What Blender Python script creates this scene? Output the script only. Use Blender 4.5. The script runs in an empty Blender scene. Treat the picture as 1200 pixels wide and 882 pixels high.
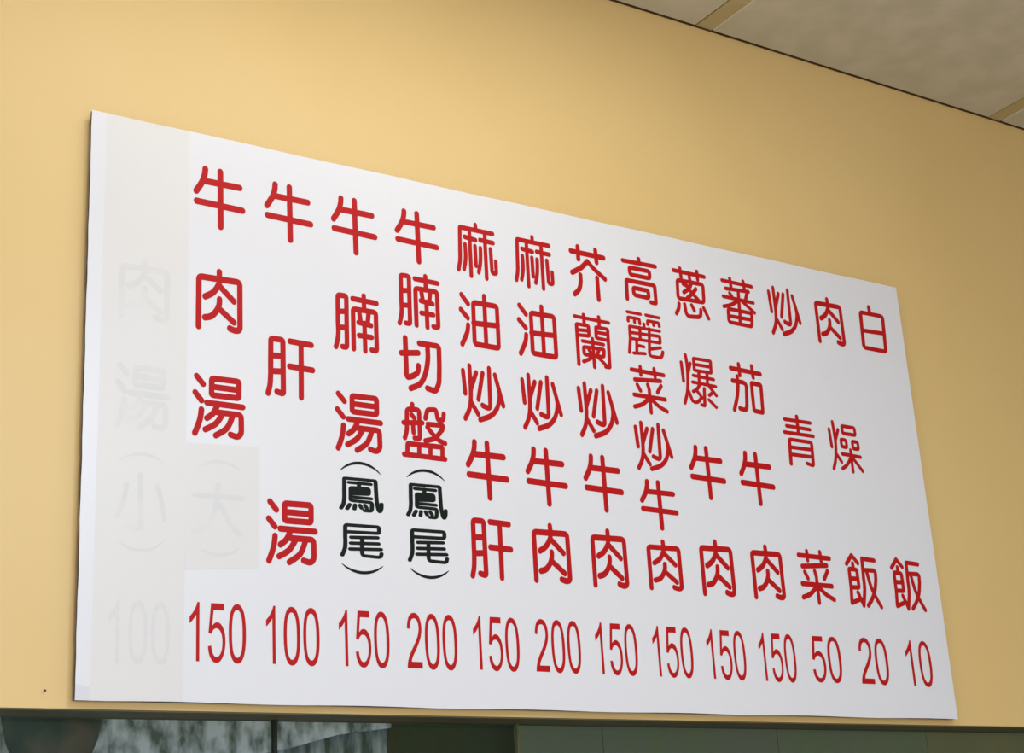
import bpy, bmesh, math, random
from mathutils import Vector, Matrix
from mathutils.geometry import delaunay_2d_cdt
random.seed(4)
C = bpy.context.scene.collection
SC = bpy.context.scene

# ------------------------------------------------------------------ camera
# x runs along the menu wall, y into it, z up (metres); the board's lower left front corner is (0, 0, 2.1)
ZB = 2.1
cam_d = bpy.data.cameras.new('camera'); cam = bpy.data.objects.new('camera', cam_d); C.objects.link(cam)
cam_d.sensor_width = 36.0; cam_d.lens = 36.0 * 1880.29 / 1200
cam_d.clip_start = 0.05; cam_d.clip_end = 100
R0 = Vector((0.8383168, -0.54219613, -0.05699385)); R1 = Vector((0.12817189, 0.29761782, -0.94604207)); R2 = Vector((0.52990273, 0.78577796, 0.31899232))
m = Matrix.Identity(4)
for i in range(3):
    m[i][0] = R0[i]; m[i][1] = -R1[i]; m[i][2] = -R2[i]
m.translation = Vector((-0.79463 * 1.22, -2.412605 * 1.22, ZB + (1 - 1.349277) * 1.22))
cam.matrix_world = m
SC.camera = cam

# ------------------------------------------------------------------ world, lights, exposure
w = bpy.data.worlds.new('sky'); SC.world = w; w.use_nodes = True
bgn = w.node_tree.nodes['Background']; bgn.inputs[0].default_value = (0.78, 0.88, 1.0, 1); bgn.inputs[1].default_value = 1.5

def area(name, loc, target, sx, sy, power, col):
    d = bpy.data.lights.new(name, 'AREA'); d.shape = 'RECTANGLE'; d.size = sx; d.size_y = sy; d.energy = power; d.color = col
    o = bpy.data.objects.new(name, d); C.objects.link(o); o.location = loc
    o.rotation_euler = (Vector(target) - Vector(loc)).to_track_quat('-Z', 'Y').to_euler()
    return o
# daylight coming through the open shop front behind the camera
area('shopfront_daylight', (-1.4, -6.9, 1.6), (-1.4, 0, 1.8), 4.2, 2.6, 150, (0.97, 0.95, 0.98))

SC.view_settings.view_transform = 'Standard'; SC.view_settings.look = 'None'
SC.view_settings.exposure = 0.0; SC.view_settings.gamma = 1.0
SC.view_settings.use_curve_mapping = False

# ------------------------------------------------------------------ materials
def srgb(r, g, b):
    f = lambda c: (c / 255 / 12.92) if c / 255 <= 0.04045 else ((c / 255 + 0.055) / 1.055) ** 2.4
    return (f(r), f(g), f(b), 1)
def mat(name, col, rough=0.6, spec=0.5, col2=None, scale=4.0, bump=0.0, bscale=60, detail=4, lo=0.35, hi=0.65, stretch=None, metal=0):
    ma = bpy.data.materials.new(name); ma.use_nodes = True; nt = ma.node_tree; N = nt.nodes; L = nt.links
    p = N['Principled BSDF']; p.inputs['Roughness'].default_value = rough; p.inputs['Specular IOR Level'].default_value = spec
    p.inputs['Metallic'].default_value = metal
    p.inputs['Base Color'].default_value = col
    tc = N.new('ShaderNodeTexCoord'); mp = N.new('ShaderNodeMapping'); L.new(tc.outputs['Object'], mp.inputs[0])
    if stretch: mp.inputs['Scale'].default_value = stretch
    if col2:
        n = N.new('ShaderNodeTexNoise'); n.inputs['Scale'].default_value = scale; n.inputs['Detail'].default_value = detail
        L.new(mp.outputs[0], n.inputs['Vector'])
        r = N.new('ShaderNodeValToRGB'); r.color_ramp.elements[0].position = lo; r.color_ramp.elements[1].position = hi
        r.color_ramp.elements[0].color = col; r.color_ramp.elements[1].color = col2
        L.new(n.outputs['Fac'], r.inputs[0]); L.new(r.outputs[0], p.inputs['Base Color'])
    if bump:
        n2 = N.new('ShaderNodeTexNoise'); n2.inputs['Scale'].default_value = bscale; n2.inputs['Detail'].default_value = 3
        L.new(mp.outputs[0], n2.inputs['Vector'])
        bp = N.new('ShaderNodeBump'); bp.inputs['Strength'].default_value = bump; bp.inputs['Distance'].default_value = 0.002
        L.new(n2.outputs['Fac'], bp.inputs['Height']); L.new(bp.outputs[0], p.inputs['Normal'])
    return ma
M = {}
M['wall'] = mat('yellow_wall_paint', srgb(231, 200, 137), 0.42, 0.5, srgb(228, 196, 132), 1.6, bump=0.12, bscale=35)
M['plaster'] = mat('pale_room_paint', srgb(225, 215, 190), 0.7, 0.3, srgb(219, 208, 182), 2)
M['floor'] = mat('floor_tile_paint', srgb(150, 145, 138), 0.4, 0.4, srgb(138, 132, 124), 3)
M['tile'] = mat('ceiling_tile_board', srgb(220, 212, 194), 0.85, 0.15, srgb(208, 203, 180), 9, bump=0.25, bscale=130, detail=3)
M['batten'] = mat('ceiling_batten_paint', srgb(204, 188, 142), 0.5, 0.3, srgb(197, 180, 134), 6)
M['void'] = mat('ceiling_void_shade', srgb(26, 17, 10), 0.9, 0.05)
M['shadow_gap'] = mat('gap_shade_brown', srgb(92, 66, 40), 0.8, 0.1)
M['board'] = mat('board_sheet', srgb(233, 234, 240), 0.32, 0.45, srgb(230, 231, 238), 1.2)
M['patch'] = mat('cover_sticker', srgb(229, 228, 228), 0.36, 0.42, srgb(228, 227, 228), 3)
M['tape'] = mat('clear_tape', srgb(222, 222, 230), 0.35, 0.4)
M['ghost'] = mat('show_through_print', srgb(221, 221, 223), 0.4, 0.38, srgb(228, 227, 228), 14, lo=0.45, hi=0.7)
M['edge'] = mat('board_core_edge', srgb(104, 94, 90), 0.9, 0.1, srgb(86, 76, 74), 40)
M['backing'] = mat('board_backing_edge', srgb(168, 152, 132), 0.9, 0.1, srgb(140, 124, 106), 30)
M['red'] = mat('red_vinyl', srgb(186, 20, 24), 0.5, 0.2)
M['dark'] = mat('dark_green_vinyl', srgb(12, 24, 18), 0.5, 0.2)
M['frame'] = mat('dark_green_frame_paint', srgb(86, 92, 66), 0.5, 0.3, srgb(116, 96, 60), 5, stretch=(1, 6, 6))
M['muntin'] = mat('black_sealant', srgb(22, 28, 18), 0.6, 0.3)
M['concrete'] = mat('weathered_concrete', srgb(96, 112, 110), 0.9, 0.1, srgb(214, 224, 240), 14, bump=0.6, bscale=20, detail=9, lo=0.38, hi=0.60, stretch=(1.7, 1, 0.85))
M['concrete_low'] = mat('weathered_concrete_darker', srgb(88, 104, 102), 0.9, 0.1, srgb(182, 196, 206), 15, bump=0.6, bscale=20, detail=9, lo=0.38, hi=0.64, stretch=(2.4, 1, 0.6))  # lower part, darker in tone than the upper wall
M['moss'] = mat('dark_green_sheet', srgb(60, 82, 62), 0.7, 0.2, srgb(70, 76, 58), 4, stretch=(2, 1, 0.4))
M['sheet'] = mat('grey_green_sheet', srgb(112, 132, 108), 0.7, 0.2, srgb(118, 126, 120), 3, stretch=(2, 1, 0.4))
M['olive'] = mat('olive_sheet', srgb(130, 130, 102), 0.7, 0.2, srgb(118, 126, 100), 3, stretch=(2, 1, 0.4))
M['pot'] = mat('dark_pot_glaze', srgb(58, 78, 70), 0.8, 0.1, srgb(104, 98, 86), 7, lo=0.4, hi=0.6)
M['wire'] = mat('dark_wire', srgb(50, 50, 48), 0.5, 0.4)
M['ground'] = mat('alley_concrete', srgb(120, 122, 118), 0.9, 0.1)
M['nail'] = mat('dark_steel', srgb(60, 52, 44), 0.5, 0.4)

M['diffuser'] = mat('lamp_diffuser', srgb(250, 235, 205), 0.5, 0.3)
_p = M['diffuser'].node_tree.nodes['Principled BSDF']; _p.inputs['Emission Color'].default_value = (1.0, 0.8, 0.52, 1); _p.inputs['Emission Strength'].default_value = 3.0
def glass_mat():
    ma = bpy.data.materials.new('tinted_glass'); ma.use_nodes = True; nt = ma.node_tree; N = nt.nodes; L = nt.links
    for n in list(N): N.remove(n)
    out = N.new('ShaderNodeOutputMaterial'); mix = N.new('ShaderNodeMixShader'); fr = N.new('ShaderNodeFresnel'); fr.inputs[0].default_value = 1.45
    tr = N.new('ShaderNodeBsdfTransparent'); tr.inputs[0].default_value = (0.87, 0.92, 0.93, 1)
    gl = N.new('ShaderNodeBsdfGlossy'); gl.inputs['Roughness'].default_value = 0.02
    ge = N.new('ShaderNodeNewGeometry'); sb = N.new('ShaderNodeMath'); sb.operation = 'SUBTRACT'; sb.inputs[0].default_value = 1.0; L.new(ge.outputs['Backfacing'], sb.inputs[1])
    mu = N.new('ShaderNodeMath'); mu.operation = 'MULTIPLY'; L.new(fr.outputs[0], mu.inputs[0]); L.new(sb.outputs[0], mu.inputs[1]); L.new(mu.outputs[0], mix.inputs[0]); L.new(tr.outputs[0], mix.inputs[1]); L.new(gl.outputs[0], mix.inputs[2]); L.new(mix.outputs[0], out.inputs[0])
    return ma
M['glass'] = glass_mat()

# ------------------------------------------------------------------ helpers
def link_mesh(name, me, parent=None, loc=(0, 0, 0)):
    o = bpy.data.objects.new(name, me); C.objects.link(o); o.location = loc
    if parent is not None: o.parent = parent
    return o
def bx(bm, x0, x1, y0, y1, z0, z1):
    v = [bm.verts.new(p) for p in ((x0,y0,z0),(x1,y0,z0),(x1,y1,z0),(x0,y1,z0),(x0,y0,z1),(x1,y0,z1),(x1,y1,z1),(x0,y1,z1))]
    for f in ((3,2,1,0),(4,5,6,7),(0,1,5,4),(1,2,6,5),(2,3,7,6),(3,0,4,7)): bm.faces.new([v[i] for i in f])
def fin(name, bm, ma, parent=None, loc=(0, 0, 0), smooth=False):
    me = bpy.data.meshes.new(name); bm.normal_update(); bm.to_mesh(me); bm.free(); me.materials.append(ma)
    if smooth: me.polygons.foreach_set('use_smooth', [True] * len(me.polygons))
    return link_mesh(name, me, parent, loc)
def box(name, x0, x1, y0, y1, z0, z1, ma, parent=None, bevel=0.0):
    bm = bmesh.new(); c = ((x0+x1)/2, (y0+y1)/2, z0)
    bx(bm, x0-c[0], x1-c[0], y0-c[1], y1-c[1], 0, z1-z0)
    if bevel: bmesh.ops.bevel(bm, geom=list(bm.edges), offset=bevel, segments=2, affect='EDGES', profile=0.5)
    pl = Vector(parent.location) if parent is not None else Vector((0, 0, 0))
    return fin(name, bm, ma, parent, Vector(c) - pl)
def rod(name, p0, p1, r, ma, parent=None, seg=10):
    p0 = Vector(p0); p1 = Vector(p1); d = p1 - p0; bm = bmesh.new()
    bmesh.ops.create_cone(bm, cap_ends=True, segments=seg, radius1=r, radius2=r, depth=d.length)
    bmesh.ops.transform(bm, matrix=d.to_track_quat('Z', 'Y').to_matrix().to_4x4(), verts=bm.verts)
    pl = Vector(parent.location) if parent is not None else Vector((0, 0, 0))
    return fin(name, bm, ma, parent, (p0 + p1) / 2 - pl)
def thing(name, loc, label, cat, group=None):
    o = bpy.data.objects.new(name, None); C.objects.link(o); o.location = loc; o['label'] = label; o['category'] = cat
    o.empty_display_size = 0.1
    if group: o['group'] = group
    return o
def struct(o): o['kind'] = 'structure'; return o

# ------------------------------------------------------------------ setting
YW = 0.024                       # wall face; the board front is y = 0
ZW = ZB - 0.0125                 # lower edge of the yellow wall = window head
ZC = ZB + 1.9075           # ceiling underside
X0, X1, Y0 = -4.29, 6.53, -7.0
TH = 0.082
bm = bmesh.new()
bx(bm, X0, X1, YW, YW + TH, ZW, ZC + 0.12)                 # above the windows
bx(bm, X0, X1, YW, YW + TH, 0, 0.9)                        # sill wall
bx(bm, X0, -2.6, YW, YW + TH, 0.9, ZW)
bx(bm, 4.9, X1, YW, YW + TH, 0.9, ZW)
wb = struct(fin('wall_back', bm, M['wall']))
struct(box('wall_right', X1, X1 + 0.12, Y0, YW, 0, ZC + 0.12, M['wall']))
bm = bmesh.new()                                            # left side: open above a low parapet at the front half
bx(bm, X0 - 0.12, X0, -0.9, YW, 0, ZC + 0.12); bx(bm, X0 - 0.12, X0, Y0, -4.4, 0, ZC + 0.12)
bx(bm, X0 - 0.12, X0, -4.4, -0.9, 3.1, ZC + 0.12); bx(bm, X0 - 0.12, X0, -4.4, -0.9, 0, 0.4)
struct(fin('wall_left', bm, M['plaster']))
bm = bmesh.new()                                            # shop front: wide opening
bx(bm, X0, -3.6, Y0 - 0.12, Y0, 0, ZC + 0.12); bx(bm, 0.8, X1, Y0 - 0.12, Y0, 0, ZC + 0.12); bx(bm, -3.6, 0.8, Y0 - 0.12, Y0, 3.1, ZC + 0.12)
struct(fin('wall_front', bm, M['plaster']))
struct(box('floor', X0, X1, Y0, YW, -0.05, 0, M['floor']))

# ceiling: slab coloured near-black as shade in the gaps, flat panels and wooden battens as pieces
ceil = struct(box('ceiling', X0, X1, Y0, YW + 0.0, ZC + 0.07, ZC + 0.12, M['void']))
PITCH = 1.2035; XB = 1.723
k0 = math.ceil((X0 - XB) / PITCH - 0.01); k1 = math.ceil((X1 - XB) / PITCH)
struct(box('shade_strip_1', X0, X1, YW - 0.003, YW - 0.0002, ZC - 0.0005, ZC + 0.07, M['shadow_gap']))  # dark strip painted in as the shade of the wall-ceiling gap
bm = bmesh.new(); bx(bm, 0, 0.056, Y0, YW, 0, 0.006)
bat_me = bpy.data.meshes.new('ceiling_batten'); bm.to_mesh(bat_me); bm.free(); bat_me.materials.append(M['batten'])
bm = bmesh.new(); bx(bm, 0, PITCH - 0.056 - 0.008, -1.165, -0.008, 0, 0.012)
bmesh.ops.bevel(bm, geom=list(bm.edges), offset=0.0015, segments=1, affect='EDGES')
tile_me = bpy.data.meshes.new('ceiling_tile'); bm.to_mesh(tile_me); bm.free(); tile_me.materials.append(M['tile'])
cl = Vector(ceil.location)
for k in range(k0 + 1, k1):
    xb = XB + k * PITCH
    link_mesh('ceiling_batten', bat_me, ceil, Vector((xb, 0, ZC + 0.004)) - cl)
for k in range(k0, k1):
    xb = XB + k * PITCH + 0.056
    for j in range(6):
        link_mesh('ceiling_tile', tile_me, ceil, Vector((xb, YW - j * 1.17, ZC)) - cl)

# lights on the ceiling, out of frame: a long tube fitting near the menu wall, and an unseen panel added as fill further back
def ceiling_light(x, y, sx, sy, power, col, label):
    t = thing('ceiling_light', (x, y, ZC), label, 'ceiling light')
    hx, hy = sx / 2, sy / 2
    for a, b, c, d in ((-hx - .03, hx + .03, -hy - .03, -hy), (-hx - .03, hx + .03, hy, hy + .03), (-hx - .03, -hx, -hy, hy), (hx, hx + .03, -hy, hy)):
        box('frame', x + a, x + b, y + c, y + d, ZC - 0.025, ZC, M['batten'], t)
    box('diffuser', x - hx, x + hx, y - hy, y + hy, ZC - 0.012, ZC, M['diffuser'], t)
    d = bpy.data.lights.new('ceiling_lamp', 'AREA'); d.shape = 'RECTANGLE'; d.size = sx; d.size_y = sy; d.energy = power; d.color = col
    o = bpy.data.objects.new('ceiling_lamp', d); C.objects.link(o); o.parent = t; o.location = (0, 0, -0.03)
ceiling_light(0.72, -0.85, 1.8, 0.24, 8.9, (0.93, 0.97, 1.0), 'long narrow ceiling light close to the menu wall')
ceiling_light(1.17, -4.2, 1.1, 0.55, 118, (0.68, 0.82, 1.0), 'unseen wide ceiling panel added as fill light in the middle of the room')

# window under the board: dark head frame, glass panes, black joints
win = struct(box('window_1', -2.6, 4.9, YW + 0.002, YW + TH + 0.03, ZW - 0.003, ZW + 0.0, M['frame']))
wl = Vector(win.location)
YG = YW + TH
box('window_frame', -2.6, 4.9, YG, YG + 0.04, 0.9, 0.95, M['frame'], win)
box('window_frame', -2.6, -2.55, YG, YG + 0.04, 0.95, ZW - 0.003, M['frame'], win)
box('window_frame', 4.85, 4.9, YG, YG + 0.04, 0.95, ZW - 0.003, M['frame'], win)
box('window_sill', -2.62, 4.92, YW - 0.03, YG, 0.88, 0.90, M['frame'], win)
joints = [-2.55, -1.35, 0.454, 1.046, 3.3, 4.85]
for a, b in zip(joints, joints[1:]):
    box('pane', a + 0.004, b - 0.004, YG + 0.005, YG + 0.011, 0.95, ZW - 0.003, M['glass'], win)
for i, x in enumerate(joints[1:-1]):
    wdt = 0.0042 if i == 1 else 0.002
    box('muntin', x - wdt, x + wdt, YG + 0.001, YG + 0.013, 0.95, ZW - 0.003, M['muntin'] if i == 1 else M['frame'], win)

# ------------------------------------------------------------------ the menu board
board = thing('menu_board', (1.18, 0, ZB), 'large white menu board with red characters and prices on the yellow wall', 'menu board')
BW, BH = 2.36, 1.22
BL = Vector(board.location)
# face sheet with a slightly uneven left edge
bm = bmesh.new()
def wav(z): return 0.0004 * math.sin(z * 31) + 0.0003 * math.sin(z * 83 + 1)
zs = [BH * i / 60 for i in range(61)]
lf = [(wav(z), z) for z in zs]; rf = [(BW + 0.3 * wav(z + 3), z) for z in reversed(zs)]
top = [(BW * (1 - i / 20), BH + 0.0008 * math.sin(i * 1.9)) for i in range(1, 20)]
bot = [(BW * (1 - i / 40), 0.0010 * math.sin(i * 0.9)) for i in range(1, 40)]
loop = [(BW, BH)]
out = lf[:-1] + [(0, BH)] + list(reversed(top)) + rf[:-1] + [(BW, 0)] + bot
fr_ = [bm.verts.new((x - 1.18, 0, z)) for x, z in out]; bk = [bm.verts.new((x - 1.18, 0.0006, z)) for x, z in out]
bm.faces.new(fr_[::-1]); bm.faces.new(bk)
for i in range(len(out)): bm.faces.new((fr_[i-1], fr_[i], bk[i], bk[i-1]))
bmesh.ops.recalc_face_normals(bm, faces=bm.faces)
fin('face_sheet', bm, M['board'], board)
box('core_panel', 0.0004, BW - 0.0004, 0.0008, 0.0095, ZB + 0.0010, ZB + BH - 0.0010, M['edge'], board)
box('backing_panel', 0.0004, BW - 0.0004, 0.0096, 0.0180, ZB + 0.0010, ZB + BH - 0.02, M['backing'], board)
for x in (0.3, BW - 0.3): box('mounting_batten', x - 0.03, x + 0.03, 0.0181, YW, ZB + 0.1, ZB + BH - 0.1, M['batten'], board)

# cover stickers and tape
def sheet(name, pts, y0, y1, ma, label=None):
    bm = bmesh.new()
    f_ = [bm.verts.new((x - 1.18, y0, z)) for x, z in pts]; b_ = [bm.verts.new((x - 1.18, y1, z)) for x, z in pts]
    bm.faces.new(f_); bm.faces.new(b_[::-1])
    for i in range(len(pts)): bm.faces.new((f_[i-1], f_[i], b_[i], b_[i-1]))
    bmesh.ops.recalc_face_normals(bm, faces=bm.faces)
    o = fin(name, bm, ma, board)
    if label: o['label'] = label
    return o
sheet('cover_sticker', [(0.0285, 0.0015), (0.2115, 0.0015), (0.2150, 1.2185), (0.0325, 1.2185)], -0.0003, -0.00002, M['patch'], 'tall off white cover sticker over an older menu column')
sheet('cover_sticker', [(0.2125, 0.258), (0.3715, 0.272), (0.3735, 0.5265), (0.2140, 0.520)], -0.0003, -0.00002, M['patch'], 'small off white cover sticker under the first soup name')
sheet('tape', [(0.0005, 0.0020), (0.0275, 0.0010), (0.0275, 0.0250), (0.0010, 0.0300)], -0.0005, -0.00002, M['tape'], 'strip of clear tape at the lower left corner')

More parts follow.
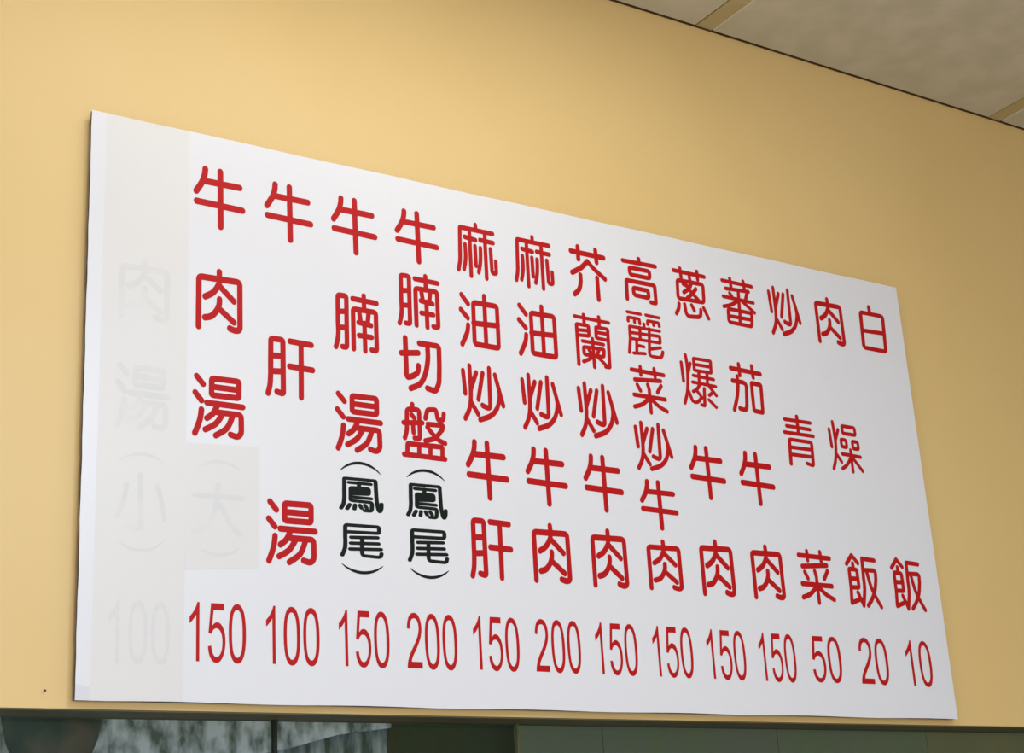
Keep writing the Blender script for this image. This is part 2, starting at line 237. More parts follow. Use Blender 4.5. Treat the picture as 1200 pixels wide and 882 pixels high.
GLYPHS = {  # pen half widths (mm), strokes: kind S smooth / L line / C closed, corner radius, points (mm from centre)
 'ox':[6.02,7,[['S',0,[[-32.8,64.4],[-34.7,48.6],[-40.6,30.9],[-53.2,8.9]]],['L',0,[[-36.6,35.8],[46.8,36]]],['L',0,[[1.8,64.8],[2.7,-64.8]]],['L',0,[[-52.2,-14.6],[53.2,-17.1]]]]],
 'meat':[5.59,6.7,[['S',0,[[-0.3,64.7],[0.1,45.9],[-2.6,33.5],[-14.4,15.7],[-31.9,3.9]]],['L',0,[[-1.7,34.6],[32.9,2.8]]],['L',7.9,[[-46.6,-64.7],[-46.1,47.4],[46.4,48.8],[46.6,-60.1],[35.7,-63.1],[23.3,-59.2]]],['S',0,[[0.3,2.4],[-0.6,-9.6],[-6.5,-24.3],[-18.1,-37.9],[-32.7,-43.1]]],['L',0,[[-0.6,-18.5],[32.8,-44.6]]]]],
 'soup':[5.56,6.03,[['L',0,[[-49.2,61.6],[-35,45.6]]],['L',0,[[-52.2,25.8],[-38.6,9.9]]],['S',0,[[-38.5,-9.4],[-40.9,-27.4],[-46.1,-44.8],[-52.6,-61.2]]],['C',4.8,[[-16.1,60.4],[44.3,61.3],[43.8,24.9],[-16.6,24.4]]],['L',0,[[-16.1,42.4],[43.9,42.4]]],['L',0,[[-26.5,6.5],[52.6,6.2]]],['S',0,[[-2.6,5.4],[-13.1,-14.7],[-26.7,-26.7]]],['L',7.6,[[-5.4,-11.5],[49,-11.3],[49.4,-51.5],[40.7,-60.5],[25.3,-56.1]]],['S',0,[[8,-14],[-7.3,-36.5],[-30,-51.2]]],['S',0,[[30.2,-15.1],[17.6,-42.9],[-7.2,-61.6]]]]],
 'liver':[5.52,6.31,[['L',6,[[-45.9,0.8],[-44.9,61.9],[-16.9,62.1],[-17,-59.7],[-32.1,-56.2]]],['S',0,[[-45.9,1.7],[-46.1,-18.8],[-47.9,-42.4],[-52.5,-61.9]]],['L',0,[[-45.3,23.4],[-16.9,25.5]]],['L',0,[[-45.6,-11.9],[-17.4,-9.4]]],['L',0,[[-0.1,61.6],[50.5,60.1]]],['L',0,[[-1.9,4.5],[52.5,3]]],['L',0,[[26,58.5],[24.6,-62.1]]]]],
 'brisket':[5.12,6.01,[['L',5.3,[[-45.8,-8.4],[-44.8,57.2],[-23.6,58],[-25,-63.4],[-36.1,-63]]],['S',0,[[-45.8,-8.4],[-45.4,-28.8],[-47.4,-47.4],[-52.1,-65.3]]],['L',0,[[-44.7,18.4],[-24.2,21.1]]],['L',0,[[-45.6,-19],[-25.2,-17.1]]],['L',0,[[-8.1,54.4],[52.1,52.8]]],['L',0,[[20.1,65.3],[20.3,35.1]]],['L',6.4,[[-8.3,-64],[-7.7,30.2],[49.6,30.4],[49.3,-61.7],[36.2,-60.6]]],['L',0,[[7.8,24.8],[10.6,2.4]]],['L',0,[[31.4,26.5],[28,1]]],['L',0,[[5.5,0],[36.6,-2.8]]],['L',0,[[5.7,-30.8],[37.2,-30.6]]],['L',0,[[20.1,-0.2],[20.2,-64.9]]]]],
 'cut':[5.65,6.5,[['L',0,[[-38,59.1],[-38.1,-14.7]]],['S',0,[[-38,-12.9],[-37.9,-29.3],[-31.5,-33],[-14.2,-24.3],[-7.8,-15.1],[-6.3,-2.9]]],['L',0,[[-49.5,21.7],[-5.9,28]]],['L',7.7,[[-1.9,51.5],[49.5,51.9],[48.4,1],[45.9,-36.4],[36.4,-58.3],[14.5,-53.4]]],['S',0,[[19.2,48],[18.7,15.4],[11,-19],[-3.2,-44.8],[-28.6,-59.1]]]]],
 'plate':[4.98,5.6,[['L',0,[[-27.7,59.3],[-28.5,49.3]]],['L',7.6,[[-43.3,15.1],[-42,46.7],[-10.9,48.8],[-11.4,-19.6],[-25.1,-18.5]]],['S',0,[[-43.2,16.9],[-44.3,-2.8],[-49.7,-20.4]]],['L',0,[[-51.6,14.2],[-3.7,18.9]]],['L',0,[[-30.7,35],[-23.5,27.4]]],['L',0,[[-27.8,9.8],[-27.2,-6.2]]],['L',4.7,[[4.7,30.8],[10.7,51.4],[32.8,54.1],[36.7,30.1],[50.9,31.7],[53,46.6]]],['L',3.8,[[10.1,17.5],[50.2,18.9],[46.6,7.7]]],['S',0,[[47.9,13.2],[38.1,-2.4],[23.5,-14.8],[2.3,-21.7]]],['S',0,[[8.8,10.5],[22,-4.2],[37.4,-16.9],[53.2,-22.3]]],['L',2.8,[[-45,-58],[-43.4,-33],[45.6,-32.1],[44.6,-53.8]]],['L',0,[[-14,-33.3],[-15,-56.5]]],['L',0,[[14.7,-33.7],[13.6,-55.3]]],['L',0,[[-53.2,-58.5],[51.3,-59.3]]]]],
 'hemp':[4.69,5.83,[['L',0,[[0.1,66.8],[0.2,55.7]]],['L',3.1,[[47.9,52.8],[-44.1,53.2],[-46.5,-10.8]]],['S',0,[[-46.3,-6.8],[-47.7,-32.7],[-52.6,-56.1]]],['L',0,[[-31.5,30.1],[-1.5,27.4]]],['S',0,[[-31.5,10.8],[-31.3,-15.9],[-33.7,-36.1],[-37.6,-52.5]]],['L',0,[[-17.7,46.3],[-18.3,-66.8]]],['L',0,[[-4,10.9],[-3.9,-38.6]]],['L',0,[[11,29.7],[47.5,29]]],['S',0,[[11,8.7],[10.2,-12.3],[7.9,-32.6],[2.9,-54.2]]],['L',0,[[25,46.4],[24.2,-66.3]]],['L',5.2,[[39.4,11],[40.4,-49.6],[52.4,-49.5],[52.6,-18.6]]]]],
 'oil':[5.15,6.43,[['L',0,[[-46.5,58.5],[-29.5,38.4]]],['L',0,[[-50,21.2],[-32.1,2.9]]],['S',0,[[-32.1,-14.9],[-35.1,-31.7],[-42.3,-48],[-50.6,-64.4]]],['C',7.1,[[-15.4,44.2],[50.4,44.6],[49.5,-60.2],[-16.7,-59.4]]],['L',0,[[16.1,64.4],[15,-58.6]]],['L',0,[[-17.6,-7.9],[50.6,-4.1]]]]],
 'fry':[4.97,6.22,[['L',0,[[-52.7,49.8],[-49.3,-3.9]]],['S',0,[[-34.7,63.5],[-34.2,28.9],[-34.6,-8.5],[-39.5,-38.8],[-52.2,-64.3]]],['S',0,[[-17.3,49],[-26.4,26.2],[-33.8,6.5]]],['L',0,[[-34.5,-23.4],[-17.4,-50.5]]],['L',0,[[0.2,50.4],[-14.6,-14.3]]],['L',7,[[18.5,64.3],[16.6,-30.9],[8.7,-32.8],[-4.6,-28]]],['L',0,[[34,50.3],[52.7,-21.8]]],['S',0,[[42.5,16.4],[43.4,-2.3],[35.3,-29.6],[17.1,-50.4],[-12.9,-63.3]]]]],
 'mustard':[5.51,6.52,[['L',0,[[-50.1,50.5],[50.3,49.4]]],['L',0,[[-27.8,65.4],[-28.3,32.5]]],['L',0,[[26.2,66],[27.3,32.7]]],['S',0,[[-1.4,30.7],[-22,10.4],[-50.3,-7]]],['S',0,[[-1.4,30.7],[20.6,11.7],[49.7,-8.1]]],['S',0,[[-25.6,-9.8],[-26.6,-29.6],[-32.9,-49.1],[-47,-63.7]]],['L',0,[[25.3,-9.3],[25.3,-66]]]]],
 'orchid':[4.72,4.48,[['L',0,[[-51.3,58.2],[51.3,56.1]]],['L',0,[[-24,66],[-23.5,44.8]]],['L',0,[[22.1,67.2],[21.8,43.8]]],['L',3.3,[[-48.6,-65.8],[-47.2,38.7],[-11.3,38.6],[-11.8,12.3],[-46.2,10.2]]],['L',0,[[-47.3,23.4],[-12.5,25.7]]],['L',3.3,[[42.2,9.3],[9.9,10.6],[10.9,39],[46.8,38.9],[44.4,-61.8],[32,-61.5]]],['L',0,[[10.8,25.4],[46,25.5]]],['L',0,[[-2.1,6.8],[-1.8,-67.2]]],['L',0,[[-32.4,-3.8],[30.3,-3.9]]],['C',3.9,[[-30.7,-18.5],[30.8,-16.5],[28.5,-36],[-30.1,-38.4]]],['L',0,[[-16.2,-21.4],[-10.6,-31.6]]],['L',0,[[14.7,-20.9],[10.4,-30.5]]],['S',0,[[-2,-38.3],[-16.7,-48.4],[-33.6,-56.7]]],['L',0,[[9.6,-38.7],[35.7,-59]]]]],
 'tall':[5.27,5.65,[['L',0,[[-0.2,58],[-0.6,47.7]]],['L',0,[[-51.9,45],[51.9,46.2]]],['C',5.6,[[-32.6,29],[31.5,29.2],[30.6,10],[-31.5,9.8]]],['L',5,[[-47.3,-58],[-45.4,-7.4],[44.4,-7.3],[44.1,-56.8],[27.9,-55.7]]],['C',5.6,[[-25.2,-25.1],[22.1,-25.4],[21.5,-45.2],[-24.6,-44.2]]]]],
 'deer':[4.43,4.09,[['L',0,[[-49.6,54.5],[-8.2,54.4]]],['L',0,[[8.8,54.6],[50.7,53.9]]],['L',2.8,[[-49,30.3],[-48.4,40.4],[-13.5,40.9],[-12.8,28.4]]],['L',0,[[-28.4,40.2],[-29.1,29.5]]],['L',2.8,[[12.2,30.6],[12.8,40],[48.2,39.9],[49.2,30.4]]],['L',0,[[31.5,39.5],[31.1,30.5]]],['L',0,[[0.2,29.5],[-0.4,20.2]]],['L',2.8,[[48.8,17.6],[-46.1,16.8],[-46.9,-17],[-53.2,-53.6]]],['L',0,[[-45.2,0.3],[45.2,3.2]]],['L',0,[[-45.8,-15.5],[13.4,-14.7]]],['L',2.8,[[17.2,2.7],[47.7,3.6],[47.3,-14.7],[15.3,-14.7]]],['L',0,[[-13.9,18.1],[-15.5,-13.1]]],['L',10.1,[[16,19.3],[9.1,-54.6],[48,-54],[53.2,-37.7]]],['L',0,[[-27.2,-15.7],[-30,-52.7]]],['L',0,[[-25.8,-31],[-6.3,-32.3]]],['L',0,[[-39.9,-53.6],[-4.2,-50.1]]],['L',0,[[13.1,-35.6],[46.9,-27.3]]]]],
 'greens':[4.77,5.32,[['L',0,[[-50.7,47.2],[50.3,45.4]]],['L',0,[[-22.4,57.7],[-22.2,37.2]]],['L',0,[[20.9,58],[22,36.6]]],['L',0,[[-42.6,22.1],[38.5,28.6]]],['L',0,[[-36.2,9.4],[-27.9,-4.8]]],['L',0,[[-3.5,13.4],[0.3,-0]]],['L',0,[[38.7,15.7],[25.6,-2.8]]],['L',0,[[-48.6,-17.8],[48.2,-18.5]]],['L',0,[[0,0.8],[0,-58]]],['S',0,[[-5.6,-24.5],[-25.7,-40],[-49.8,-48.7]]],['S',0,[[6.1,-24.6],[25.3,-38.6],[50.7,-49.3]]]]],
 'onion':[4.91,5.56,[['L',0,[[-50.2,56.3],[52.3,55.3]]],['L',0,[[-27.6,65.3],[-26.3,41.2]]],['L',0,[[28.8,66.1],[29,43.7]]],['C',7.8,[[-40.4,31.1],[45.1,32.2],[42.8,-18.3],[-42.9,-19.9]]],['L',0,[[1.5,47.1],[3.9,26.2]]],['S',0,[[5.4,28.5],[-3.7,12.8],[-22.1,-0.4]]],['L',0,[[-21.8,22.8],[-5.5,18.1]]],['S',0,[[19.5,15.7],[8.3,2.7],[-11.8,-14.8]]],['L',0,[[1.4,5.6],[24.4,-13.8]]],['S',0,[[-41.5,-34.7],[-44.3,-48.1],[-53.1,-63.4]]],['L',13.3,[[-23.1,-33.7],[-20.2,-66.1],[27.1,-61.6],[29.6,-41.2]]],['L',0,[[0.5,-32.8],[7.3,-46.2]]],['L',0,[[40.1,-34.4],[53.1,-60.5]]]]],
 'bloom':[5.02,5.1,[['L',0,[[-49.9,53.5],[52.1,52.6]]],['L',0,[[-21.9,63.1],[-20.6,37.3]]],['L',0,[[23.9,63.3],[25.7,41.3]]],['L',0,[[-39.9,32.1],[39.1,35.8]]],['L',0,[[-27.4,20.8],[-20.5,11.4]]],['L',0,[[33.7,31],[26.5,12.5]]],['L',0,[[-51.1,8.2],[51.6,6]]],['L',0,[[3.2,31.7],[0.4,-24.4]]],['S',0,[[-0.5,4.2],[-25.8,-11.5],[-52.5,-20.6]]],['L',0,[[12.5,4.4],[52.5,-21.8]]],['C',7.5,[[-38.7,-25],[42.5,-25.3],[38.5,-63.3],[-40.6,-62.3]]],['L',0,[[-38.3,-44.9],[40,-44]]],['L',0,[[1.6,-24.2],[-2.4,-63]]]]],
 'burst':[4.63,4.36,[['L',0,[[-53.1,43.3],[-51.1,-6.6]]],['S',0,[[-37.1,65.2],[-34.7,37.5],[-36.4,-0],[-41.9,-34.1],[-53.4,-65]]],['L',0,[[-24.1,44.6],[-35,15]]],['L',0,[[-38.1,-29.9],[-27.7,-56.2]]],['C',3.1,[[-11.6,59.5],[44.6,59.9],[42.9,27.5],[-12,27.5]]],['L',0,[[-12.4,43.4],[43.7,43.7]]],['L',0,[[-17.2,12.8],[48.8,10.5]]],['L',0,[[-21.7,-5.5],[53.4,-7.7]]],['L',0,[[1.6,23.8],[0.2,-6.3]]],['L',0,[[28.6,23.7],[27.1,-6.5]]],['S',0,[[1.9,-7.9],[-9,-22.4],[-22.4,-30.6]]],['L',0,[[31.3,-9.6],[52.6,-32.1]]],['L',4.2,[[14.7,-18.4],[11.2,-65.2],[0.8,-62.8]]],['L',0,[[-9.7,-28.1],[1.4,-39.6]]],['S',0,[[4.4,-42.9],[-10.9,-56.9],[-22.3,-58.3]]],['L',0,[[39.4,-27.3],[29.4,-34.2]]],['L',0,[[26.7,-46.6],[48.6,-63.7]]]]],
 'aubergine':[5.16,6.02,[['L',0,[[-50,49.1],[51.3,46.2]]],['L',0,[[-21.1,63.3],[-20.5,33.7]]],['L',0,[[23.9,64],[25,33.3]]],['S',0,[[-30.3,28.6],[-30.9,3.6],[-37.2,-26.6],[-51.3,-64]]],['L',14.6,[[-47.7,15.2],[-0.7,14.6],[-8.8,-61.5],[-32.3,-58]]],['C',3.7,[[16.5,16.9],[48.9,15.6],[45.6,-60],[15.8,-58.5]]]]],
 'green':[5.24,4.84,[['L',0,[[-1,66.7],[-1.7,21.6]]],['L',0,[[-45,53.8],[44.8,53.9]]],['L',0,[[-40.4,36.2],[40.6,35.1]]],['L',0,[[-50.4,17.9],[50.4,18]]],['L',6.5,[[-40,-66.7],[-36.7,0.2],[41.3,-0.3],[38.6,-64.3],[17.1,-59.9]]],['L',0,[[-35.6,-21.1],[40.6,-20.4]]],['L',0,[[-36.1,-40.9],[38.7,-40.2]]]]],
 'dry':[4.69,4.94,[['L',0,[[-53.3,44],[-50.6,-4]]],['S',0,[[-37.7,66.3],[-36,38.3],[-35.4,3.5],[-41.9,-35.8],[-53,-64.7]]],['L',0,[[-20.7,45.9],[-34.7,15.1]]],['L',0,[[-36.1,-23.6],[-21.1,-43.2]]],['C',4.5,[[-5,58.8],[41.8,58],[42.2,38],[-4.2,38]]],['C',4.5,[[-14.3,20.3],[4.8,19.6],[4.7,-0.3],[-13.9,0]]],['C',4.5,[[27.3,19.1],[47.9,18.5],[47.7,-0.7],[27.7,-1.3]]],['L',0,[[-15.3,-20.4],[51.1,-22.5]]],['L',0,[[17.3,-6.3],[16.5,-66.3]]],['S',0,[[15.4,-27.8],[-2.3,-49],[-20.9,-61.4]]],['L',0,[[22.9,-29],[53.3,-61.6]]]]],
 'rice':[5.29,5.61,[['L',0,[[-32.2,65.6],[-53.9,41.6]]],['L',0,[[-32.2,65.6],[-12.8,46.3]]],['L',0,[[-31.5,44.1],[-32,30.6]]],['C',4.5,[[-47,29.3],[-19.4,28.2],[-18.9,-18.6],[-47.5,-19.3]]],['L',0,[[-50.8,-57.9],[-47.3,-18]]],['L',0,[[-47.4,3.9],[-18.8,4.3]]],['L',0,[[-50.7,-60.1],[-16.3,-48.1]]],['L',0,[[-25.1,-31.9],[-9.8,-63.2]]],['L',0,[[48.3,57.3],[5.1,59.1]]],['L',0,[[4.3,59.1],[1.5,4]]],['S',0,[[1.8,6],[0.4,-22.8],[-9.6,-65.1]]],['L',9,[[6.4,29.3],[48.2,30.1],[45.5,4.9]]],['S',0,[[46.2,8.8],[38.3,-20.6],[24.9,-44.3],[6.9,-64.3]]],['S',0,[[16,24.2],[25.1,-13.7],[38.5,-41.6],[53.9,-65.6]]]]],
 'phoenix':[4.62,3.18,[['L',2.2,[[-40.3,1.5],[-39.5,33.1],[35.6,34.2],[36.3,8.6]]],['S',0,[[-40.3,2.6],[-40.6,-10.2],[-42.9,-23.2],[-48.8,-33]]],['S',0,[[36.3,9.8],[37.3,-11.4],[40.6,-28.7],[44.3,-33.1],[48.1,-25.7],[48.8,-16.2]]],['L',0,[[-28.9,24.8],[23.7,25.4]]],['L',0,[[-4.6,25.9],[-4.9,17.7]]],['C',3.7,[[-24.8,14],[18.8,15],[19,2.5],[-25.2,0.3]]],['L',0,[[-23.7,7.5],[16.7,9.1]]],['L',0,[[-25.1,1.7],[-25.5,-12.3]]],['L',0,[[-24.1,-6.7],[23.9,-6.7]]],['L',5.5,[[-25.4,-10],[-25.6,-14.7],[26,-15],[24.3,-34.2],[7,-34.2]]],['L',0,[[-28,-23.6],[-34.3,-32.9]]],['L',0,[[-15.3,-23.6],[-17.2,-32.3]]],['L',0,[[-3.6,-23.2],[-0.2,-29.3]]],['L',0,[[8,-22.4],[12.9,-28.5]]]]],
 'tail':[4.58,3.35,[['L',4.8,[[-39,3.8],[-38.3,32],[42.7,33.3],[42.5,19.5],[-37.7,17.3]]],['S',0,[[-39,6.1],[-38.9,-5.4],[-40.5,-19.2],[-46.8,-33.3]]],['L',0,[[-24.8,6],[38.3,9.7]]],['L',0,[[-25.8,-6.7],[40.4,-3.5]]],['L',0,[[-28,-19.4],[45.8,-15.4]]],['L',7.3,[[1.1,5.7],[-0,-31.7],[44.5,-32.8],[46.8,-24.4]]]]],
 'white':[5.97,5.83,[['L',0,[[-4.9,63.2],[-4.4,48]]],['C',8.2,[[-40.9,42.6],[45.5,43.3],[39.8,-63.2],[-45.5,-62.8]]],['L',0,[[-43,-11.7],[43.2,-8.7]]]]],
 'small':[4.44,4.4,[['S',0,[[-30.4,35],[-34.3,8.2],[-48,-32.2]]],['S',0,[[32.1,35.1],[40,9.1],[48,-32.9]]],['L',7.4,[[-3.3,55.4],[-0.2,-52.9],[-12.5,-55.4],[-28.7,-52.3]]]]],
 'big':[5.26,5.06,[['L',0,[[-50.2,25.5],[51.5,27.5]]],['L',0,[[-0.5,50.8],[-3.5,8.7]]],['S',0,[[-3.5,12.4],[-18.3,-28.5],[-51.5,-50.8]]],['S',0,[[4,9.4],[22.9,-25.1],[45.5,-48.5]]]]],
}
DIGITS = {  # outline contours, 1466 units = digit height
 '1':[[[763,0],[583,0],[583,1147],[548,1116],[508,1085],[463,1054],[412,1023],[361,994],[312,969],[266,947],[223,930],[223,1104],[296,1141],[364,1182],[428,1227],[487,1276],[539,1326],[584,1376],[619,1424],[647,1472],[763,1472],[763,0]]],
 '0':[[[85,723],[88,847],[98,958],[115,1056],[138,1142],[168,1216],[205,1282],[248,1338],[298,1386],[354,1424],[416,1450],[486,1467],[562,1472],[621,1469],[676,1460],[728,1444],[776,1423],[820,1396],[860,1363],[896,1325],[928,1282],[956,1233],[980,1179],[1001,1120],[1017,1056],[1030,985],[1040,906],[1046,818],[1049,723],[1046,600],[1036,490],[1019,392],[996,306],[966,232],[930,166],[887,109],[838,62],[781,24],[716,-3],[643,-20],[562,-25],[462,-16],[373,13],[295,60],[229,127],[166,233],[121,368],[94,531],[85,723]],[[270,723],[275,558],[291,422],[318,317],[354,242],[399,190],[449,153],[503,130],[562,123],[621,130],[676,153],[725,190],[770,242],[808,317],[834,422],[850,558],[855,723],[850,889],[834,1025],[807,1130],[770,1205],[726,1257],[676,1294],[620,1317],[560,1324],[500,1317],[447,1297],[400,1264],[359,1217],[320,1137],[292,1028],[276,890],[270,723]]],
 '2':[[[1031,173],[1031,0],[62,0],[63,32],[66,64],[73,95],[83,125],[104,174],[131,223],[164,272],[202,320],[247,370],[301,424],[365,481],[437,542],[547,635],[637,718],[708,790],[760,852],[797,909],[823,964],[839,1017],[844,1069],[839,1120],[825,1168],[801,1211],[768,1250],[726,1282],[679,1305],[627,1318],[568,1323],[506,1318],[451,1304],[402,1279],[360,1245],[326,1202],[301,1152],[286,1094],[281,1029],[96,1048],[111,1145],[140,1230],[181,1302],[236,1363],[303,1411],[382,1445],[471,1465],[572,1472],[672,1465],[762,1443],[840,1406],[907,1355],[961,1293],[999,1224],[1022,1149],[1029,1066],[1027,1022],[1020,978],[1008,934],[992,891],[971,847],[944,803],[911,757],[872,710],[822,658],[759,597],[681,526],[589,447],[525,393],[473,348],[434,313],[408,287],[389,264],[372,238],[356,207],[342,173],[1031,173]]],
 '5':[[[85,384],[274,400],[288,335],[309,279],[337,232],[372,192],[412,162],[456,140],[504,127],[556,123],[620,129],[680,148],[734,180],[783,224],[824,279],[853,342],[870,413],[876,492],[870,567],[854,634],[826,693],[787,743],[739,783],[684,812],[622,829],[553,835],[510,832],[468,825],[429,812],[392,794],[359,773],[329,748],[302,720],[280,689],[111,711],[253,1464],[982,1464],[982,1292],[397,1292],[318,898],[385,938],[453,967],[523,984],[595,990],[687,982],[772,957],[849,915],[919,857],[977,786],[1018,705],[1043,615],[1051,515],[1044,419],[1022,330],[986,247],[935,171],[858,85],[770,24],[669,-13],[556,-25],[461,-18],[374,3],[297,37],[230,86],[173,146],[130,216],[101,295],[85,384]]],
}
CHARACTERS = [  # glyph, centre x, centre z (mm from board corner), scale x, scale z, hidden under a patch
 ['ox',284.71,1073.55,1,1,False],
 ['meat',284.67,838.91,1,1,False],
 ['soup',284.24,602.87,1,1,False],
 ['ox',448.55,1072.7,0.99,0.98,False],
 ['liver',447.02,709.9,1,1,False],
 ['soup',445.75,350.96,1,1.01,False],
 ['ox',610.63,1072.61,0.98,0.98,False],
 ['brisket',609.23,841.12,1,1,False],
 ['soup',609.4,606.74,1,1,False],
 ['phoenix',609.12,446.64,1,1,False],
 ['tail',607.33,345.9,1,1,False],
 ['ox',773.69,1076.37,0.98,0.93,False],
 ['brisket',771.41,918.98,1,0.96,False],
 ['cut',770.12,762.93,1,1,False],
 ['plate',771.55,607.19,1,1,False],
 ['phoenix',770.34,447.03,0.98,1.04,False],
 ['tail',769.38,346.76,1,1.03,False],
 ['hemp',936.03,1072.37,1,1,False],
 ['oil',933.7,894.23,1,1,False],
 ['fry',933.73,715.13,1,1,False],
 ['ox',933.6,533.56,0.96,0.98,False],
 ['liver',932.09,351.37,0.99,1.01,False],
 ['hemp',1098.25,1072.57,1.01,0.98,False],
 ['oil',1095.95,894.39,1.02,0.99,False],
 ['fry',1095.85,713.58,1,1.01,False],
 ['ox',1095.36,533.82,0.98,0.98,False],
 ['meat',1095.09,353.66,1,0.99,False],
 ['mustard',1262.2,1072.93,1,1,False],
 ['orchid',1260.42,892.4,1,1,False],
 ['fry',1258.73,713.94,1.02,1.01,False],
 ['ox',1258.3,533.9,0.97,0.98,False],
 ['meat',1258.47,353.05,0.99,1,False],
 ['tall',1424.47,1081.95,1,1,False],
 ['deer',1422.84,933.49,1,1,False],
 ['greens',1421.51,788.16,1,1,False],
 ['fry',1420.77,642.02,1,0.9,False],
 ['ox',1421.05,495.47,0.97,0.87,False],
 ['meat',1421.65,348.15,0.99,0.88,False],
 ['onion',1585.88,1072.51,1,1,False],
 ['burst',1585.65,833.64,1,1,False],
 ['ox',1583.95,592.68,0.97,0.97,False],
 ['meat',1584.81,351.95,1.01,1,False],
 ['bloom',1748.7,1075.37,1,1,False],
 ['aubergine',1746.07,834.94,1,1,False],
 ['ox',1746.8,593.25,0.98,0.99,False],
 ['meat',1747.7,352.05,1,0.99,False],
 ['fry',1912.29,1072.93,0.98,1.02,False],
 ['green',1910.37,712.17,1,1,False],
 ['greens',1911.9,350.62,1.06,1.13,False],
 ['meat',2076.06,1072.7,0.99,0.99,False],
 ['dry',2075.21,712.8,1,1,False],
 ['rice',2077.84,350.6,1,1,False],
 ['white',2241.46,1076.61,1,1,False],
 ['rice',2241.3,351.13,0.99,1,False],
 ['meat',120.75,835.18,1.03,0.96,True],
 ['soup',120.42,602.94,0.98,1.02,True],
 ['small',121.34,387.62,1,1,True],
 ['big',283.04,386.25,1,1,True],
]
PRICES = [  # text, left x, baseline z, width per em height, height (mm), hidden under a patch
 ['150',214.6,79.5,56.2,115.9,False],
 ['100',377.1,79.7,56,116.7,False],
 ['150',539.9,80.6,55.8,116.4,False],
 ['200',705.5,81.3,55.8,117.3,False],
 ['150',864.8,83.4,56.1,116.6,False],
 ['200',1031.3,84.1,55.7,116.9,False],
 ['150',1191.2,83.7,56,117.4,False],
 ['150',1355.5,83.1,56.1,117.7,False],
 ['150',1517.9,82.4,56.7,117.7,False],
 ['150',1681.8,81.9,56.2,117.1,False],
 ['50',1859.2,84.6,70.1,114.3,False],
 ['20',2024,83.9,70.5,117.3,False],
 ['10',2185.5,83,69.6,118.2,False],
 ['100',51.7,71.8,57.9,119.7,True],
]
BRACKETS = [
 [[[560.1,495.7],[596.4,515.5],[658,496]],False],
 [[[558.9,294.2],[611.6,277.7],[657.1,294.9]],False],
 [[[722.5,496.6],[760.9,515.6],[818.8,497.3]],False],
 [[[722.5,295.6],[773.5,277.8],[819.4,295.7]],False],
 [[[71.9,463.1],[118.6,484.6],[166.7,470.2]],True],
 [[[78.8,305.3],[122,290],[168.7,313.8]],True],
 [[[237.2,466.8],[281.3,485.7],[333.7,471.1]],True],
 [[[245.3,302.3],[281.6,292.8],[329.4,310.2]],True],
]

def catmull(p, n=6):
    o = []
    for i in range(len(p) - 1):
        a, b, c, d = p[max(i-1, 0)], p[i], p[i+1], p[min(i+2, len(p)-1)]
        for k in range(n):
            t = k / n
            o.append(tuple(0.5 * (2*b[j] + (c[j]-a[j])*t + (2*a[j]-5*b[j]+4*c[j]-d[j])*t*t + (3*b[j]-a[j]-3*c[j]+d[j])*t**3) for j in (0, 1)))
    return o + [tuple(p[-1])]
def rounded(p, r, closed=False):
    n = len(p); o = []
    for i in range(n):
        if not closed and i in (0, n-1): o.append(tuple(p[i])); continue
        a, b, c = Vector(p[i-1]), Vector(p[i]), Vector(p[(i+1) % n])
        da, dc = a - b, c - b
        ra = min(r, da.length * 0.48); rc = min(r, dc.length * 0.48)
        if r < 0.5: o.append(tuple(b)); continue
        s = b + da.normalized() * ra; e = b + dc.normalized() * rc
        for k in range(6):
            t = k / 5; q = s * (1-t)**2 + b * 2*t*(1-t) + e * t*t; o.append((q.x, q.y))
    return o
def stroke_to(V, F, pts, rx, rz, closed=False):
    # a round pen of half widths rx, rz: quads along the path, elliptical dabs at the points
    q = [(x / rx, z / rz) for x, z in pts]
    n = len(q)
    def face(vs):
        i0 = len(V); V.extend(vs); F.append(list(range(i0, i0 + len(vs))))
    for i in range(n if closed else n - 1):
        a = Vector(q[i]); b = Vector(q[(i+1) % n]); d = b - a
        if d.length < 1e-5: continue
        d.normalize(); nn = Vector((-d.y, d.x))
        face([Vector((v.x * rx, v.y * rz)) for v in (a + nn, a - nn, b - nn, b + nn)])
    for i, p in enumerate(q):
        N = 20 if (not closed and i in (0, n-1)) else 14
        face([Vector(((p[0] + math.cos(6.28318 * (k + 0.37) / N)) * rx, (p[1] + math.sin(6.28318 * (k + 0.37) / N)) * rz)) for k in range(N)])
def union_mesh(name, V, F, k=0.001):
    # merge the overlapping pen shapes into one flat sheet without overlaps, facing -y
    vs, es, fs, _, _, of = delaunay_2d_cdt(V, [], F, 0, 1e-3)
    fs = [f for f, o in zip(fs, of) if o]
    me = bpy.data.meshes.new(name)
    me.from_pydata([(v.x * k, 0, v.y * k) for v in vs], [], [tuple(f) for f in fs]); me.update()
    if me.polygons and me.polygons[0].normal.y > 0: me.flip_normals()
    return me
def stencil(bm):
    for f in bm.faces:
        f.normal_update()
        if f.normal.y > 0: f.normal_flip()
glyph_me = {}
for nm, (rx, rz, st) in GLYPHS.items():
    rx *= 1.14; rz *= 1.11
    for suf, ma, kk in (('', M['dark'] if nm in ('phoenix', 'tail') else M['red'], 1.0), ('_ghost', M['ghost'], 1.0)):
        if suf and nm not in ('meat', 'soup', 'small', 'big'): continue
        V = []; F = []
        for kind, r, pts in st:
            stroke_to(V, F, catmull(pts) if kind == 'S' else rounded(pts, r, kind == 'C'), rx, rz, kind == 'C')
        me = union_mesh('character', V, F); me.materials.append(ma); glyph_me[nm + suf] = me
YL = -0.00025; YGH = -0.00045
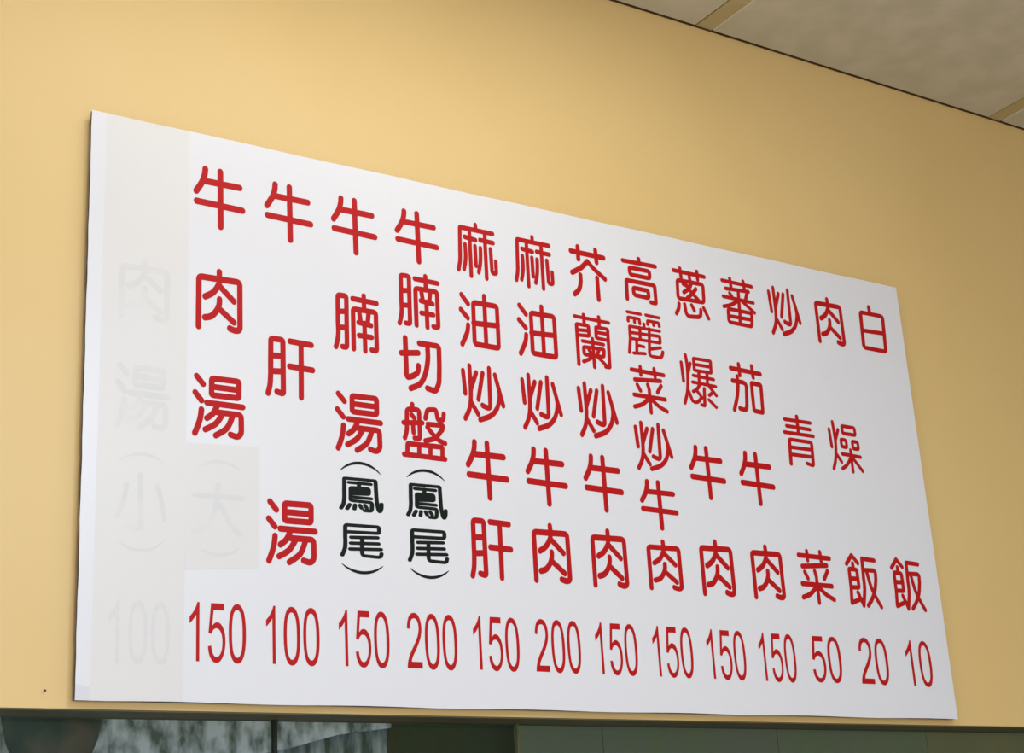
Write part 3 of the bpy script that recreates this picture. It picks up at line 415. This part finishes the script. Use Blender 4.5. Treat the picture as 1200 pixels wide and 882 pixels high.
for nm, cx, cz, sx, sz, ghost in CHARACTERS:
    o = link_mesh('character', glyph_me[nm + ('_ghost' if ghost else '')], board, (cx * 0.001 - 1.18, YGH if ghost else YL, cz * 0.001))
    o.scale = (sx, 1, sz)
    if ghost: o['label'] = 'faint older character showing through the cover sticker'
    elif nm in ('phoenix', 'tail'): o['label'] = 'very dark green character in brackets'
dig_me = {}
for ch, cons in DIGITS.items():
    for suf, ma in (('', M['red']), ('_ghost', M['ghost'])):
        bm = bmesh.new(); es = []
        for c in cons:
            pts = []
            for p in c:
                if not pts or (abs(p[0]-pts[-1][0]) + abs(p[1]-pts[-1][1])) > 1: pts.append(p)
            if abs(pts[0][0]-pts[-1][0]) + abs(pts[0][1]-pts[-1][1]) <= 1: pts.pop()
            vs = [bm.verts.new((p[0] / 1466, 0, p[1] / 1466)) for p in pts]
            es += [bm.edges.new((vs[i-1], vs[i])) for i in range(len(vs))]
        bmesh.ops.triangle_fill(bm, use_beauty=True, use_dissolve=False, edges=es, normal=(0, -1, 0))
        stencil(bm)
        me = bpy.data.meshes.new('digit'); bm.to_mesh(me); bm.free(); me.materials.append(ma); dig_me[ch + suf] = me
for txt, x, z, wpx, hpx, ghost in PRICES:
    for i, ch in enumerate(txt):
        o = link_mesh('digit', dig_me[ch + ('_ghost' if ghost else '')], board, ((x + i * wpx * 1139 / 1466) * 0.001 - 1.18, YGH if ghost else YL, z * 0.001))
        o.scale = (wpx * 0.001, 1, hpx * 0.001)
        if ghost: o['label'] = 'faint older digit showing through the cover sticker'
for pts, ghost in BRACKETS:
    (ax, az), (bx_, bz), (cx, cz) = pts
    # circle through the three points, drawn as a tapering crescent
    d = 2 * (ax*(bz-cz) + bx_*(cz-az) + cx*(az-bz))
    ux = ((ax*ax+az*az)*(bz-cz) + (bx_*bx_+bz*bz)*(cz-az) + (cx*cx+cz*cz)*(az-bz)) / d
    uz = ((ax*ax+az*az)*(cx-bx_) + (bx_*bx_+bz*bz)*(ax-cx) + (cx*cx+cz*cz)*(bx_-ax)) / d
    r = math.hypot(ax-ux, az-uz); t0 = math.atan2(az-uz, ax-ux); t1 = math.atan2(cz-uz, cx-ux); tm = math.atan2(bz-uz, bx_-ux)
    if abs(t1 - t0) > math.pi: t1 += 2*math.pi if t1 < t0 else -2*math.pi
    bm = bmesh.new(); o_ = []; i_ = []; n = 20
    for k in range(n + 1):
        t = t0 + (t1-t0) * k / n; h = 0.7 + 2.7 * math.sin(math.pi * k / n) ** 0.8
        o_.append(bm.verts.new(((ux + (r+h) * math.cos(t) - bx_) * 0.001, 0, (uz + (r+h) * math.sin(t) - bz) * 0.001)))
        i_.append(bm.verts.new(((ux + (r-h) * math.cos(t) - bx_) * 0.001, 0, (uz + (r-h) * math.sin(t) - bz) * 0.001)))
    for k in range(n): bm.faces.new((o_[k], o_[k+1], i_[k+1], i_[k]))
    stencil(bm)
    o = fin('bracket', bm, M['ghost'] if ghost else M['dark'], board, (bx_ * 0.001 - 1.18, YGH if ghost else YL, bz * 0.001))
    o['label'] = 'faint older bracket showing through the cover sticker' if ghost else 'very dark green bracket lying on its side'

# small nail in the wall, left of the board's lower corner
nl = thing('nail', (-0.050, YW, ZB + 0.0190), 'tiny dark nail in the yellow wall left of the board\'s lower corner', 'nail')
rod('shank', (-0.050, YW - 0.004, ZB + 0.0190), (-0.050, YW + 0.004, ZB + 0.0190), 0.0012, M['nail'], nl)
rod('head', (-0.050, YW - 0.006, ZB + 0.0190), (-0.050, YW - 0.004, ZB + 0.0190), 0.0022, M['nail'], nl)

# ------------------------------------------------------------------ what stands outside behind the window glass
cw = thing('concrete_wall', (0.0, 0.8, 0), 'weathered grey concrete wall behind the window glass below the board', 'wall')
def prism(name, pts, y0, y1, ma, parent):
    bm = bmesh.new(); L = Vector(parent.location)
    f_ = [bm.verts.new((x - L.x, y0 - L.y, z - L.z)) for x, z in pts]; b_ = [bm.verts.new((x - L.x, y1 - L.y, z - L.z)) for x, z in pts]
    bm.faces.new(f_); bm.faces.new(b_[::-1])
    for i in range(len(pts)): bm.faces.new((f_[i-1], f_[i], b_[i], b_[i-1]))
    bmesh.ops.recalc_face_normals(bm, faces=bm.faces)
    return fin(name, bm, ma, parent)
prism('lower_wall', [(-3.5, 0), (1.104, 0), (1.104, ZB + 0.085), (-3.5, ZB - 0.20)], 0.82, 0.95, M['concrete_low'], cw)
prism('upper_wall', [(-3.5, ZB - 0.30), (0.55, ZB - 0.035), (0.80, ZB + 0.004), (0.95, ZB + 0.042), (1.108, ZB + 0.062), (1.108, 2.9), (-3.5, 2.9)], 0.80, 0.96, M['concrete'], cw)
gp = thing('green_screen', (2.6, 1.0, 0), 'dark green sheet screen standing right of the concrete wall outside', 'screen')
prism('panel', [(1.11, 0), (1.60, 0), (1.60, 2.9), (1.11, 2.9)], 0.96, 0.98, M['moss'], gp)
for i, (a, b) in enumerate(((1.50, 1.789), (1.792, 2.45), (2.453, 3.1), (3.103, 3.8), (3.803, 5.2), (5.203, 7.0), (7.003, 9.0))):
    prism('panel', [(a, 0), (b, 0), (b, 2.9), (a, 2.9)], 0.80, 0.815, M['sheet'] if i < 3 else M['olive'], gp)
gr = struct(box('floor_outside', -4, 9.2, YW + TH, 3.0, -0.05, 0, M['ground']))

# dark rounded pot hanging outside at the left
px, py, pz = 0.105, 0.46, ZB - 0.09
pot = thing('hanging_pot', (px, py, pz), 'dark rounded pot hanging outside, seen through the glass at lower left', 'pot')
bm = bmesh.new()
prof = [(0.0, 0.0), (0.05, 0.004), (0.078, 0.03), (0.094, 0.07), (0.103, 0.11), (0.108, 0.15), (0.110, 0.17), (0.104, 0.17), (0.09, 0.08), (0.05, 0.02), (0.0, 0.016)]
NS = 32; rings = []
for r, z in prof:
    rings.append([bm.verts.new((r * math.cos(6.28318*k/NS), r * math.sin(6.28318*k/NS), z)) for k in range(NS)] if r > 0 else [bm.verts.new((0, 0, z))])
for a, b in zip(rings, rings[1:]):
    for k in range(NS):
        k2 = (k+1) % NS
        if len(a) == 1: bm.faces.new((a[0], b[k2], b[k]))
        elif len(b) == 1: bm.faces.new((a[k], a[k2], b[0]))
        else: bm.faces.new((a[k], a[k2], b[k2], b[k]))
bmesh.ops.recalc_face_normals(bm, faces=bm.faces)
fin('bowl', bm, M['pot'], pot, smooth=True)
for k in range(3):
    t = 2.094 * k + 0.5
    rod('wire', (px + 0.106*math.cos(t), py + 0.106*math.sin(t), pz + 0.165), (px, py, pz + 0.5), 0.0015, M['wire'], pot, 6)
rod('bracket_arm', (px, py - 0.01, pz + 0.5), (px, 0.80, pz + 0.5), 0.008, M['wire'], pot)
